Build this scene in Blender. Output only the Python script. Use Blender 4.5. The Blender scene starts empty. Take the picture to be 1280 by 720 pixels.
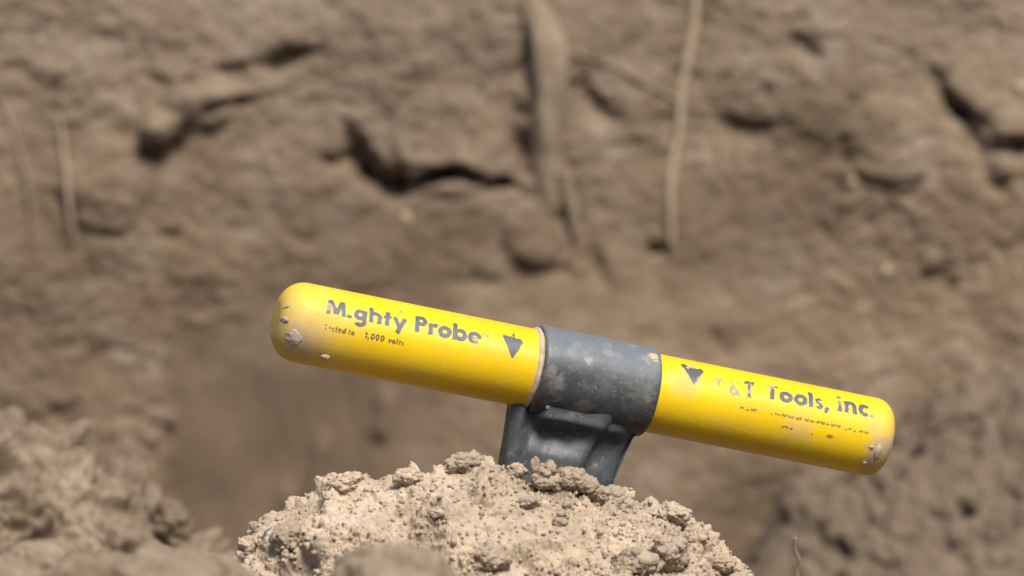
import bpy, math, random
import numpy as np
from mathutils import Vector, Matrix

random.seed(7)
scene = bpy.context.scene
COL = scene.collection
rad = math.radians

# ------------------------------------------------------------------ camera
K = 0.000327                       # metres per photo pixel at the tool
DIST = 2.5
PITCH = rad(5)
LENS = 36 * DIST / (1280 * K)
cam_d = bpy.data.cameras.new("camera")
cam = bpy.data.objects.new("camera", cam_d)
COL.objects.link(cam)
cam.location = (0, -DIST * math.cos(PITCH), DIST * math.sin(PITCH))
cam.rotation_euler = (rad(90) - PITCH, 0, 0)
cam_d.lens = LENS
cam_d.sensor_width = 36
cam_d.clip_start = 0.05
cam_d.clip_end = 500
cam_d.dof.use_dof = True
cam_d.dof.focus_distance = DIST - 0.012
cam_d.dof.aperture_fstop = LENS / 27.0
cam_d.dof.aperture_blades = 7
scene.camera = cam

# ------------------------------------------------------------------ sky, sun, exposure
SUN_EL, SUN_AZ = rad(54), rad(22)          # azimuth: from behind the camera, turned to its right
sun_vec = Vector((math.sin(SUN_AZ) * math.cos(SUN_EL), -math.cos(SUN_AZ) * math.cos(SUN_EL), math.sin(SUN_EL)))
world = bpy.data.worlds.new("World")
scene.world = world
world.use_nodes = True
wn = world.node_tree
sky = wn.nodes.new("ShaderNodeTexSky")
sky.sky_type = 'NISHITA'
sky.sun_disc = False
sky.sun_elevation = SUN_EL
sky.sun_rotation = math.atan2(sun_vec.x, sun_vec.y)
sky.dust_density = 1.5
sky.air_density = 1.0
sky.ozone_density = 0.6
bg = wn.nodes["Background"]
bg.inputs[1].default_value = 0.05
wn.links.new(sky.outputs[0], bg.inputs[0])
sun_d = bpy.data.lights.new("sun", 'SUN')
sun_d.energy = 2.0
sun_d.angle = rad(22)
sun_d.color = (1.0, 0.945, 0.86)
sun = bpy.data.objects.new("sun", sun_d)
COL.objects.link(sun)
sun.rotation_euler = (-sun_vec).to_track_quat('-Z', 'Y').to_euler()
scene.view_settings.view_transform = 'Standard'
scene.view_settings.look = 'None'
scene.view_settings.gamma = 1
scene.view_settings.exposure = 1.52

# ------------------------------------------------------------------ places
CAMP = np.array((0, -DIST * math.cos(PITCH), DIST * math.sin(PITCH)))   # where the place was surveyed from
FWD = np.array((0, math.cos(PITCH), -math.sin(PITCH)))
UPV = np.array((0, math.sin(PITCH), math.cos(PITCH)))
RGT = np.array((1.0, 0, 0))
FS = 36 / LENS / 1280

def at(px, py, Y):
    """world point at depth Y that stands where the survey of the photograph has it"""
    d = FWD + (px - 640) * FS * RGT - (py - 360) * FS * UPV
    return CAMP + d * ((Y - CAMP[1]) / d[1])

# ------------------------------------------------------------------ noise (numpy)
_rng = np.random.RandomState(11)
PERM = np.concatenate([_rng.permutation(256)] * 3).astype(np.int32)
G = _rng.normal(size=(256, 3)); G /= np.linalg.norm(G, axis=1)[:, None]

def perlin(p):
    i = np.floor(p).astype(np.int32); f = p - i; i &= 255
    u = f * f * f * (f * (f * 6 - 15) + 10)
    out = 0
    for dx in (0, 1):
        wx = u[:, 0] if dx else 1 - u[:, 0]
        for dy in (0, 1):
            wy = u[:, 1] if dy else 1 - u[:, 1]
            for dz in (0, 1):
                wz = u[:, 2] if dz else 1 - u[:, 2]
                h = PERM[PERM[PERM[i[:, 0] + dx] + i[:, 1] + dy] + i[:, 2] + dz]
                g = G[h]
                out = out + wx * wy * wz * (g[:, 0] * (f[:, 0] - dx) + g[:, 1] * (f[:, 1] - dy) + g[:, 2] * (f[:, 2] - dz))
    return out

def fbm(p, n=4, gain=0.5):
    s, a = 0, 1.0
    for k in range(n):
        s = s + a * perlin(p + 17.3 * k); p = p * 2.03; a *= gain
    return s

JIT = _rng.rand(256, 3)
def worley(p):
    """distance to the nearest feature point, and a random value of that cell"""
    i = np.floor(p).astype(np.int32); f = p - i
    best = np.full(len(p), 9.0); val = np.zeros(len(p))
    for dx in (-1, 0, 1):
        for dy in (-1, 0, 1):
            for dz in (-1, 0, 1):
                h = PERM[PERM[PERM[(i[:, 0] + dx) & 255] + ((i[:, 1] + dy) & 255)] + ((i[:, 2] + dz) & 255)]
                j = JIT[h]
                d = (dx + j[:, 0] - f[:, 0]) ** 2 + (dy + j[:, 1] - f[:, 1]) ** 2 + (dz + j[:, 2] - f[:, 2]) ** 2
                m = d < best
                best[m] = d[m]; val[m] = h[m] / 255.0
    return np.sqrt(best), val

def lumps(p, seed=0.0):
    """rounded crumbs of uneven size"""
    d, v = worley(p + seed)
    return np.sqrt(np.clip(1 - d * d * 1.25, 0, 1)) * (0.25 + 0.75 * v)

# ------------------------------------------------------------------ mesh helpers
def mesh_obj(name, V, F, mat, parent=None, smooth=True, loc=None):
    me = bpy.data.meshes.new(name)
    V = np.asarray(V, dtype=np.float32)
    if isinstance(F, np.ndarray):
        n, k = F.shape
        me.vertices.add(len(V)); me.vertices.foreach_set("co", V.ravel())
        me.loops.add(n * k); me.loops.foreach_set("vertex_index", F.astype(np.int32).ravel())
        me.polygons.add(n)
        me.polygons.foreach_set("loop_start", np.arange(0, n * k, k, dtype=np.int32))
        me.polygons.foreach_set("loop_total", np.full(n, k, dtype=np.int32))
        me.update(calc_edges=True)
    else:
        me.from_pydata([tuple(v) for v in V], [], F)
    me.validate()
    if smooth:
        me.polygons.foreach_set("use_smooth", np.ones(len(me.polygons), dtype=bool))
    me.materials.append(mat)
    o = bpy.data.objects.new(name, me)
    COL.objects.link(o)
    if parent is not None:
        o.parent = parent
    if loc is not None:
        o.location = loc
    return o

def tag(o, label, cat, group=None):
    o["label"] = label; o["category"] = cat
    if group: o["group"] = group
    return o

def structure(o):
    o["kind"] = "structure"; return o

def grid_faces(nu, nv, wrap_u=False):
    iu = np.arange(nu if wrap_u else nu - 1); iv = np.arange(nv - 1)
    A, B = np.meshgrid(iu, iv, indexing='ij')
    A = A.ravel(); B = B.ravel(); A2 = (A + 1) % nu
    return np.stack([A * nv + B, A2 * nv + B, A2 * nv + B + 1, A * nv + B + 1], 1)

def grid_normals(P):
    du = np.gradient(P, axis=0); dv = np.gradient(P, axis=1)
    n = np.cross(du, dv)
    return n / (np.linalg.norm(n, axis=2)[..., None] + 1e-12)

def uneven(lo, a, b, hi, fine, coarse, grow=1.035):
    """coordinates that are dense between a and b and spread out beyond"""
    def side(L):
        r = []; x = 0; st = fine
        while x < L:
            st = min(st * grow, coarse); x += st; r.append(min(x, L))
        return np.array(r)
    l = side(a - lo) if a > lo else np.array([])
    r = side(hi - b) if hi > b else np.array([])
    return np.concatenate([(a - l)[::-1], np.arange(a, b, fine), b + np.concatenate([[0], r])])

def sm(a, b, x):
    t = np.clip((x - a) / (b - a), 0, 1); return t * t * (3 - 2 * t)

ICO = {}
def ico(n):
    if n in ICO: return ICO[n]
    import bmesh
    bm = bmesh.new(); bmesh.ops.create_icosphere(bm, subdivisions=n, radius=1)
    V = np.array([v.co[:] for v in bm.verts]); F = np.array([[v.index for v in f.verts] for f in bm.faces])
    bm.free(); ICO[n] = (V, F); return ICO[n]

# ------------------------------------------------------------------ materials
def new_mat(name):
    m = bpy.data.materials.new(name); m.use_nodes = True
    nt = m.node_tree; b = nt.nodes["Principled BSDF"]
    return m, nt, b

def N(nt, kind, **kw):
    n = nt.nodes.new(kind)
    for k, v in kw.items(): setattr(n, k, v)
    return n

def noise_n(nt, vec, scale, detail=6, rough=0.55):
    t = N(nt, "ShaderNodeTexNoise"); t.inputs["Scale"].default_value = scale
    t.inputs["Detail"].default_value = detail; t.inputs["Roughness"].default_value = rough
    nt.links.new(vec, t.inputs["Vector"]); return t.outputs["Fac"]

def ramp(nt, fac, stops):
    r = N(nt, "ShaderNodeValToRGB"); e = r.color_ramp.elements
    while len(e) < len(stops): e.new(0.5)
    for s, (p, c) in zip(e, stops):
        s.position = p; s.color = (*c, 1) if len(c) == 3 else c
    nt.links.new(fac, r.inputs[0]); return r.outputs[0]

def mix(nt, fac, a, b, mode='MIX'):
    m = N(nt, "ShaderNodeMix", data_type='RGBA', blend_type=mode)
    for s, i in ((fac, 0), (a, 6), (b, 7)):
        if hasattr(s, 'is_output'): nt.links.new(s, m.inputs[i])
        elif isinstance(s, (int, float)): m.inputs[i].default_value = s
        else: m.inputs[i].default_value = (*s, 1)
    return m.outputs[2]

def math_n(nt, op, a, b=None, clamp=False):
    m = N(nt, "ShaderNodeMath", operation=op, use_clamp=clamp)
    for i, s in enumerate((a, b)):
        if s is None: continue
        if hasattr(s, 'is_output'): nt.links.new(s, m.inputs[i])
        else: m.inputs[i].default_value = s
    return m.outputs[0]

def soil_mat(name, dark, mid, pale, s1, s2, bump=0.3, bscale=900, bdist=0.0006):
    m, nt, b = new_mat(name)
    tc = N(nt, "ShaderNodeNewGeometry").outputs["Position"]
    big = noise_n(nt, tc, s1, 5, 0.6)
    small = noise_n(nt, tc, s2, 5, 0.65)
    c = ramp(nt, big, [(0.30, dark), (0.5, mid), (0.72, pale)])
    c2 = ramp(nt, small, [(0.3, dark), (0.52, mid), (0.7, pale)])
    col = mix(nt, 0.5, c, c2)
    spk = noise_n(nt, tc, s2 * 4.5, 2, 0.5)
    col = mix(nt, ramp(nt, spk, [(0.62, (0, 0, 0)), (0.72, (0.5, 0.5, 0.5))]), col, tuple(min(1, x * 1.15) for x in pale))
    col = mix(nt, ramp(nt, spk, [(0.28, (0.45, 0.45, 0.45)), (0.36, (0, 0, 0))]), col, tuple(x * 0.6 for x in dark))
    nt.links.new(col, b.inputs["Base Color"])
    b.inputs["Roughness"].default_value = 0.95
    b.inputs["Specular IOR Level"].default_value = 0.15
    bp = N(nt, "ShaderNodeBump"); bp.inputs["Strength"].default_value = bump
    bp.inputs["Distance"].default_value = bdist
    nt.links.new(noise_n(nt, tc, bscale, 4, 0.7), bp.inputs["Height"])
    nt.links.new(bp.outputs[0], b.inputs["Normal"])
    return m

M_BANK = soil_mat("bank_soil", (0.138, 0.097, 0.065), (0.187, 0.134, 0.092), (0.245, 0.183, 0.131), 11, 55, 0.35, 300, 0.0015)
def layer_bank(m):
    nt = m.node_tree; b = nt.nodes["Principled BSDF"]
    src = b.inputs["Base Color"].links[0].from_socket
    pos = N(nt, "ShaderNodeNewGeometry").outputs["Position"]
    sx = N(nt, "ShaderNodeSeparateXYZ"); nt.links.new(pos, sx.inputs[0])
    zz = math_n(nt, 'ADD', sx.outputs[2], math_n(nt, 'MULTIPLY', math_n(nt, 'ADD', noise_n(nt, pos, 9, 5, 0.6), -0.5), 0.28))
    mr = N(nt, "ShaderNodeMapRange"); nt.links.new(zz, mr.inputs[0])
    mr.inputs[1].default_value = -0.03; mr.inputs[2].default_value = 0.11
    warm = mix(nt, 1.0, src, (0.985, 0.955, 0.895), 'MULTIPLY'); grey = mix(nt, 1.0, src, (1.04, 1.075, 1.10), 'MULTIPLY')
    c = mix(nt, mr.outputs[0], warm, grey)
    mot = noise_n(nt, pos, 26, 6, 0.7)
    c = mix(nt, ramp(nt, mot, [(0.50, (0, 0, 0)), (0.68, (0.5, 0.5, 0.5))]), c, (0.30, 0.245, 0.187))
    c = mix(nt, ramp(nt, mot, [(0.34, (0.5, 0.5, 0.5)), (0.46, (0, 0, 0))]), c, (0.125, 0.09, 0.063))
    at_ = N(nt, "ShaderNodeAttribute", attribute_name="fresh_cut")      # moist, freshly sheared soil
    c = mix(nt, math_n(nt, 'MULTIPLY', at_.outputs['Fac'], 1.0), c, mix(nt, 0.5, mix(nt, 1.0, c, (0.70, 0.66, 0.62), 'MULTIPLY'), (0.130, 0.094, 0.066)))
    damp = noise_n(nt, pos, 4.5, 3, 0.55)
    c = mix(nt, ramp(nt, damp, [(0.40, (0.8,) * 3), (0.56, (0, 0, 0))]), c, mix(nt, 1.0, c, (0.74, 0.74, 0.74), 'MULTIPLY'))
    nt.links.new(c, b.inputs["Base Color"])
layer_bank(M_BANK)
M_DRY = soil_mat("dry_pale_soil", (0.245, 0.183, 0.126), (0.405, 0.315, 0.226), (0.55, 0.443, 0.328), 30, 260, 0.5, 1300, 0.0006)
M_CLOD = soil_mat("crumbly_clod_soil", (0.21, 0.158, 0.112), (0.325, 0.252, 0.183), (0.46, 0.37, 0.277), 60, 380, 0.5, 1300, 0.0006)
M_HEAP = soil_mat("loose_brown_soil", (0.12, 0.087, 0.059), (0.20, 0.149, 0.104), (0.35, 0.272, 0.196), 22, 70, 0.5, 600, 0.001)
M_RUBBLE = soil_mat("grey_rubble_soil", (0.090, 0.065, 0.045), (0.138, 0.102, 0.071), (0.198, 0.150, 0.106), 20, 60, 0.5, 500, 0.001)
M_LOW_BOUNCE = soil_mat("low_bounce_pit_soil", (0.05, 0.036, 0.025), (0.075, 0.054, 0.038), (0.10, 0.075, 0.054), 6, 40, 0.5, 300, 0.002)  # unseen pit floor, colour kept dark to cut light bouncing upwards
M_ROOT = soil_mat("root_bark", (0.135, 0.097, 0.064), (0.22, 0.163, 0.112), (0.32, 0.25, 0.178), 34, 90, 0.4, 500, 0.001)
M_PALE_ROOT = soil_mat("pale_rootlet", (0.28, 0.21, 0.14), (0.36, 0.275, 0.19), (0.42, 0.33, 0.23), 60, 200, 0.3, 700, 0.0005)
M_STONE = soil_mat("pale_pebble", (0.36, 0.29, 0.22), (0.45, 0.37, 0.29), (0.52, 0.44, 0.35), 60, 220, 0.2, 700, 0.0005)

def flat_mat(name, c, rough, n=0.25, dust=None, dscale=300, lo=0.52, hi=0.72, patches=()):
    m, nt, b = new_mat(name)
    tc = N(nt, "ShaderNodeTexCoord").outputs["Object"]
    f = noise_n(nt, tc, dscale, 6, 0.6)
    col = ramp(nt, f, [(0.3, tuple(x * (1 - n) for x in c)), (0.7, tuple(x * (1 + n) for x in c))])
    if dust:
        f2 = noise_n(nt, tc, 130, 6, 0.65)
        col = mix(nt, ramp(nt, f2, [(lo, (0, 0, 0)), (hi, (0.6,) * 3)]), col, dust)
        for bx, by, br, amt in patches:
            X0, f0 = px_local(bx, by, RC)
            vd = N(nt, "ShaderNodeVectorMath", operation='DISTANCE'); nt.links.new(tc, vd.inputs[0])
            vd.inputs[1].default_value = (X0, -RC * math.cos(f0), RC * math.sin(f0))
            dd = math_n(nt, 'ADD', vd.outputs['Value'], math_n(nt, 'MULTIPLY', math_n(nt, 'ADD', noise_n(nt, tc, 420, 5, .7), -0.5), br * K * 3.0))
            mr = N(nt, "ShaderNodeMapRange"); nt.links.new(dd, mr.inputs[0])
            mr.inputs[1].default_value = br * K; mr.inputs[2].default_value = br * K * 0.3; mr.inputs[3].default_value = 0; mr.inputs[4].default_value = amt
            col = mix(nt, mr.outputs[0], col, dust)
        sz = N(nt, "ShaderNodeSeparateXYZ"); nt.links.new(tc, sz.inputs[0])         # bluish sky sheen along the top, painted into the colour
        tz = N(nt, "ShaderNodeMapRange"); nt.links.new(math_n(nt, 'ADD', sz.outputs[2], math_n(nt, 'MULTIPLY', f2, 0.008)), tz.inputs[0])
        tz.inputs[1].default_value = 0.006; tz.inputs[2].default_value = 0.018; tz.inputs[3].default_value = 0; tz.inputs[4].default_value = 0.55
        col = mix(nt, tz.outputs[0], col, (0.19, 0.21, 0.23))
        f3 = noise_n(nt, tc, 620, 3, 0.6)
        col = mix(nt, ramp(nt, f3, [(0.62, (0, 0, 0)), (0.74, (0.55,) * 3)]), col, dust)
        nt.links.new(ramp(nt, f2, [(lo, (rough,) * 3), (hi, (0.8,) * 3)]), b.inputs["Roughness"])
    else:
        b.inputs["Roughness"].default_value = rough
    nt.links.new(col, b.inputs["Base Color"])
    bp = N(nt, "ShaderNodeBump"); bp.inputs["Strength"].default_value = 0.3; bp.inputs["Distance"].default_value = 0.0004
    nt.links.new(f, bp.inputs["Height"]); nt.links.new(bp.outputs[0], b.inputs["Normal"])
    return m

# ------------------------------------------------------------------ the setting: pit floor, bank, upper ground
FLOOR = -0.50
WY = 0.72                               # depth of the bank face

def seg_info(X, Z, pts):
    """distance to a polyline and which side (positive above it)"""
    best = np.full(X.shape, 1e9); side = np.zeros(X.shape); par = np.zeros(X.shape)
    n = len(pts) - 1
    for k in range(n):
        (x0, z0), (x1, z1) = pts[k], pts[k + 1]
        dx, dz = x1 - x0, z1 - z0; L2 = dx * dx + dz * dz
        t = np.clip(((X - x0) * dx + (Z - z0) * dz) / L2, 0, 1)
        ex, ez = X - x0 - t * dx, Z - z0 - t * dz
        d = np.hypot(ex, ez); m = d < best
        best[m] = d[m]; side[m] = (dx * ez - dz * ex)[m]; par[m] = ((k + t) / n)[m]
    return best, np.sign(side), par

def wall_pts(pp):
    return [(at(x, y, WY)[0], at(x, y, WY)[2]) for x, y in pp]
WPX = K * (DIST + WY) / DIST            # metres per photo pixel on the bank

def bank_face(X, Z):
    """how far the bank stands out towards the camera, metres"""
    sh = X.shape
    wx = X + 0.006 * fbm(np.stack([X * 25, Z * 25, Z * 0 + 3], -1).reshape(-1, 3), 3).reshape(sh)
    wz = Z + 0.006 * fbm(np.stack([X * 25, Z * 25, Z * 0 + 9], -1).reshape(-1, 3), 3).reshape(sh)
    P = np.stack([wx, wz, X * 0], -1).reshape(-1, 3)
    big = fbm(P * np.array([5.5, 7.5, 1]), 3).reshape(sh)
    med = fbm(P * np.array([22, 30, 1]) + 5, 4, 0.55).reshape(sh)
    cl = lumps(P * np.array([32, 42, 1]) + np.array([0, 0, .5]), 3.0).reshape(sh)
    cl2 = lumps(P * np.array([80, 100, 1]) + np.array([0, 0, .5]), 8.0).reshape(sh)
    fine = fbm(P * 140, 3, 0.6).reshape(sh)
    # the smooth spade-cut part, low on the left
    (xa, za), (xb, zb) = wall_pts([(205, 440), (620, 700)])
    smooth = sm(xa - .003, xa + .006, wx) * (1 - sm(xb - 0.09, xb, wx)) * (1 - sm(za - .045, za + .045, wz + 0.03 * big))
    (xc, zc), (xd, zd) = wall_pts([(560, 260), (960, 640)])
    calm = 0.5 * sm(xc - .15, xc, wx) * (1 - sm(xd - .02, xd + .05, wx)) * (1 - sm(zc - .01, zc + .02, wz))
    rough = np.clip(1 - 0.93 * smooth - calm, 0.05, 1)
    h = 0.014 * big + rough * (0.0036 * med + 0.0018 * cl + 0.0017 * cl2 + 0.0022 * fine)
    streak = fbm(np.stack([(X + 0.18 * Z + 0.02 * fbm(P * 6, 2).reshape(sh)) * 48, Z * 5, Z * 0 + 2], -1).reshape(-1, 3), 3).reshape(sh)
    h += smooth * (0.0020 * streak + 0.0030 * fbm(P * np.array([14, 9, 1]) + 8, 3).reshape(sh) - 0.006)
    for pp, w in (([(385, 650), (395, 590), (410, 530)], 9), ([(345, 690), (352, 640), (366, 600)], 8), ([(470, 560), (480, 520), (486, 480)], 12)):
        d, s, t = seg_info(X, Z, wall_pts(pp))
        h += 0.005 * np.exp(-(d / (w * WPX)) ** 2) * sm(0, 0.3, t) * (1 - sm(0.7, 1, t))
    # crevices: (points, half width px, depth, lip standing out above)
    brk = np.clip(0.62 + 1.3 * fbm(P * np.array([38, 38, 1]) + 19, 3), 0.08, 1.15).reshape(sh)
    for pp, w, dep, lip in (
        ([(190, 100), (225, 104), (265, 92), (300, 90), (345, 82), (395, 72)], 9, 0.020, 0.008),
        ([(235, 162), (268, 140), (300, 125), (330, 120)], 7, 0.014, 0.008),
        ([(170, 196), (205, 205), (225, 182)], 7, 0.020, 0.012),
        ([(395, 205), (420, 205), (440, 190)], 8, 0.018, 0.008),
        ([(440, 185), (452, 205), (470, 222), (492, 238), (515, 238)], 14, 0.060, 0.010),
        ([(515, 238), (545, 222), (570, 215), (600, 222), (645, 234)], 9, 0.038, 0.010),
        ([(652, -10), (655, 90), (650, 160), (655, 240)], 11, 0.028, 0.0),
        ([(722, 90), (735, 130), (755, 152), (770, 160)], 11, 0.014, 0.006),
        ([(705, 200), (716, 220), (712, 270), (735, 320), (775, 370)], 11, 0.009, 0.002),
        ([(1150, 80), (1180, 118), (1200, 140), (1222, 160)], 10, 0.022, 0.010),
        ([(1200, 135), (1222, 152), (1250, 178), (1290, 182)], 13, 0.045, 0.014),
        ([(1222, 160), (1226, 190), (1238, 225), (1262, 240)], 11, 0.020, 0.006),
        ([(1145, 345), (1170, 352), (1195, 362)], 9, 0.024, 0.008),
        ([(800, 420), (820, 432), (880, 440), (960, 425)], 16, 0.010, 0.003),
        ([(570, 345), (620, 352), (680, 340), (720, 350)], 10, 0.008, 0.002),
        ([(895, 150), (930, 168), (985, 160)], 10, 0.016, 0.006),
        ([(985, 55), (1010, 62), (1025, 75)], 10, 0.016, 0.006),
        ([(955, 120), (985, 122)], 9, 0.014, 0.005),
        ([(810, 318), (838, 318)], 8, 0.016, 0.004),
        ([(0, 95), (20, 92), (60, 112), (100, 95)], 9, 0.008, 0.006),
        ([(190, 290), (215, 305)], 8, 0.012, 0.004),
        ([(30, 520), (75, 515), (110, 545)], 12, 0.008, 0.002),
        ([(190, 535), (205, 500), (208, 450)], 8, 0.008, 0.0),
    ):
        d, s, t = seg_info(wx, wz, wall_pts(pp))
        d = d / WPX
        ends = sm(0, 0.12, t) * (1 - sm(0.88, 1, t)) * 0.75 + 0.25
        w2 = w if dep > 0.035 else 1.3 * w
        h -= (0.75 if dep > 0.035 else 0.42) * dep * ends * brk * np.exp(-(d / w2) ** 2)
        h += 0.35 * lip * ends * np.where(s > 0, np.exp(-np.maximum(d - w * 0.6, 0) / 32) * sm(w * 0.5, w * 1.6, d), 0)
    # lumps that stand out of the face
    for px, py, r, a in ((200, 160, 27, 0.016), (560, 178, 70, 0.005), (130, 230, 60, 0.008), (250, 125, 45, 0.008),
                         (1062, 226, 9, 0.006), (1110, 180, 60, 0.008), (665, 300, 40, 0.006)):
        p = at(px, py, WY)
        d = np.hypot(wx - p[0], wz - p[2]) / (r * WPX)
        h += a * np.sqrt(np.clip(1 - d * d, 0, 1))
    bank_face.cut = smooth
    return h

def bank_y(X, Z):
    return WY + 0.10 * (Z + 0.1) - bank_face(X, Z)

xs = uneven(-3.5, -0.36, 0.36, 3.5, 0.0012, 0.03, 1.012)
zs = uneven(FLOOR - 0.06, -0.24, 0.24, 0.85, 0.0012, 0.012, 1.02)
X, Z = np.meshgrid(xs, zs, indexing='ij')
Yb = bank_y(X, Z)
mesh_o = structure(mesh_obj("earth_bank", np.stack([X, Yb, Z], -1).reshape(-1, 3), grid_faces(len(xs), len(zs)), M_BANK))
ca_ = mesh_o.data.attributes.new("fresh_cut", 'FLOAT', 'POINT'); ca_.data.foreach_set("value", bank_face.cut.astype(np.float32).ravel())

# unseen bank behind the camera, added to block low sky light
xo = np.linspace(-6, 6, 241); zo = np.linspace(FLOOR - 0.06, 0.95, 60)
A, B = np.meshgrid(xo, zo, indexing='ij')
PO = np.stack([A, A * 0 - 3.5 - 0.25 * (B - FLOOR), B], -1)
Q = PO.reshape(-1, 3)
PO[..., 1] += (0.10 * fbm(Q * 1.6, 3) + 0.06 * lumps(Q * 5, 3.0) + 0.03 * fbm(Q * 9, 4)).reshape(A.shape)
structure(mesh_obj("sky_blocking_bank", PO.reshape(-1, 3), grid_faces(241, 60), M_BANK))
gx = np.linspace(-40, 40, 81); gy = np.linspace(-4.2, 1.2, 120)
A, B = np.meshgrid(gx, gy, indexing='ij')
C = FLOOR + 0.03 * fbm(np.stack([A * .8, B * .8, A * 0], -1).reshape(-1, 3), 3).reshape(A.shape)
structure(mesh_obj("ground", np.stack([A, B, C], -1).reshape(-1, 3), grid_faces(81, 120), M_LOW_BOUNCE))
gy2 = np.linspace(0.75, 60, 60)
A, B = np.meshgrid(gx, gy2, indexing='ij')
C = 0.80 + 0.05 * fbm(np.stack([A * .8, B * .8, A * 0 + 4], -1).reshape(-1, 3), 3).reshape(A.shape)
gy3 = np.linspace(-60, -3.8, 60)
A3, B3 = np.meshgrid(gx, gy3, indexing='ij')
C3 = 0.90 + 0.05 * fbm(np.stack([A3 * .8, B3 * .8, A3 * 0 + 8], -1).reshape(-1, 3), 3).reshape(A3.shape)
structure(mesh_obj("upper_ground", np.stack([A3, B3, C3], -1).reshape(-1, 3), grid_faces(81, 60), M_RUBBLE))
structure(mesh_obj("upper_ground", np.stack([A, B, C], -1).reshape(-1, 3), grid_faces(81, 60), M_RUBBLE))

# ------------------------------------------------------------------ heaps of loose soil
def heap(name, crest, yc, mat, ss, xs, slope, amp, seed, back=0.9):
    """a ridge: crest = points (x, z); ss = arc length, positive towards the camera"""
    cx = np.array([c[0] for c in crest]); cz = np.array([c[1] for c in crest])
    zc = np.interp(xs, cx, cz)
    k = np.ones(9) / 9; zc = np.convolve(np.pad(zc, 4, 'edge'), k, 'valid')
    y = np.zeros(len(ss)); z = np.zeros(len(ss))
    th = slope(ss)
    ds = np.diff(ss, prepend=ss[0])
    y = np.cumsum(ds * np.cos(th)); z = np.cumsum(ds * np.sin(th))
    i0 = np.argmin(np.abs(ss)); y -= y[i0]; z -= z[i0]
    P = np.zeros((len(xs), len(ss), 3))
    P[..., 0] = xs[:, None]
    ycx = yc(xs) if callable(yc) else np.full(len(xs), yc)
    P[..., 1] = ycx[:, None] - y[None, :]
    P[..., 2] = np.maximum(zc[:, None] + z[None, :], FLOOR - 0.05)
    n = grid_normals(P)
    if n[len(xs) // 2, i0, 2] < 0: n = -n
    Q = P.reshape(-1, 3)
    d = amp(Q).reshape(P.shape[:2])
    P = P + n * d[..., None]
    o = structure(mesh_obj(name, P.reshape(-1, 3), grid_faces(len(xs), len(ss)), mat))
    return P, n

def front_slope(s):
    return np.where(s > 0, -(rad(14) + rad(30) * sm(0, 0.045, s)), rad(62) * sm(0, 0.03, -s))

def crust_w(Q):
    a = at(640, 585, YC); b = at(890, 670, YC)
    t = np.clip(((Q[:, 0] - a[0]) * (b[0] - a[0]) + (Q[:, 2] - a[2]) * (b[2] - a[2])) / ((b[0] - a[0]) ** 2 + (b[2] - a[2]) ** 2), 0, 1)
    d = np.hypot(Q[:, 0] - a[0] - t * (b[0] - a[0]), Q[:, 2] - a[2] - t * (b[2] - a[2]))
    return 1.1 * np.exp(-(d / 0.010) ** 2)

def amp_front(Q):
    w = Q + 0.0016 * np.stack([fbm(Q * 240 + k, 2) for k in (1, 7, 13)], 1)
    b = fbm(Q * 28 + 3, 3)
    l0 = lumps(w * 75, 2.0); l1 = lumps(w * 190, 5.0); l2 = lumps(w * 430, 9.0); l3 = lumps(w * 850, 4.0)
    patch = sm(-0.22, 0.30, fbm(Q * 48 + 11, 3))
    rough = fbm(Q * 330 + 2, 4, 0.65)
    patch = np.maximum(patch, crust_w(Q))
    return 0.0065 * b + 0.0048 * l0 * (0.15 + patch) - 0.0012 * crust_w(Q) + (0.0036 * l1 + 0.0016 * l2) * (0.18 + 1.0 * patch) + 0.0008 * l3 * (0.4 + patch) + 0.0016 * rough * (0.5 + 0.45 * patch) - 0.0024 * sm(0.25, 0.6, fbm(w * 130 + 21, 3)) - 0.004

YC = -0.045
crest_px = [(-200, 1150), (120, 980), (220, 800), (268, 720), (300, 694), (318, 668), (345, 645), (385, 622), (412, 598), (440, 594), (500, 596), (545, 588), (575, 580), (605, 582),
            (640, 601), (660, 610), (700, 614), (750, 622), (795, 634), (835, 645), (868, 651), (893, 680), (923, 702), (955, 733), (985, 780), (1050, 850), (1300, 1100)]
crest = [(at(x, y, YC)[0], at(x, y, YC)[2]) for x, y in crest_px]
xs_f = uneven(-0.34, -0.125, 0.115, 0.36, 0.00040, 0.008)
ss_f = uneven(-0.55, -0.02, 0.105, 0.75, 0.00040, 0.012)
PF, NF = heap("soil_mound", crest, YC, M_DRY, ss_f, xs_f, front_slope, amp_front, 0)

def amp_left(Q):
    w = Q + 0.006 * np.stack([fbm(Q * 60 + k, 2) for k in (1, 7, 13)], 1)
    return 0.018 * fbm(Q * 13 + 3, 3) + 0.014 * lumps(w * 30, 2.0) + 0.012 * lumps(w * 62, 5.0) + 0.006 * lumps(w * 120, 6.) + 0.006 * fbm(Q * 90, 4, 0.65) - 0.013 * sm(0.05, 0.45, fbm(w * 34 + 5, 3)) - 0.015
YL = 0.34
cp = [(-1400, 900), (-500, 560), (-150, 480), (0, 520), (30, 532), (60, 545), (100, 568), (150, 588), (185, 610), (215, 650), (245, 690), (280, 730), (360, 800), (520, 900), (900, 1200)]
heap("loose_soil_heap", [(at(x, y, YL)[0], at(x, y, YL)[2]) for x, y in cp], YL, M_HEAP, uneven(-0.5, -0.03, 0.16, 0.8, 0.0009, 0.015),
     uneven(-0.9, -0.25, -0.08, 0.25, 0.0009, 0.01), lambda s: np.where(s > 0, -(rad(25) + rad(25) * sm(0, 0.06, s)), rad(42) * sm(0, 0.03, -s)), amp_left, 1)

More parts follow.
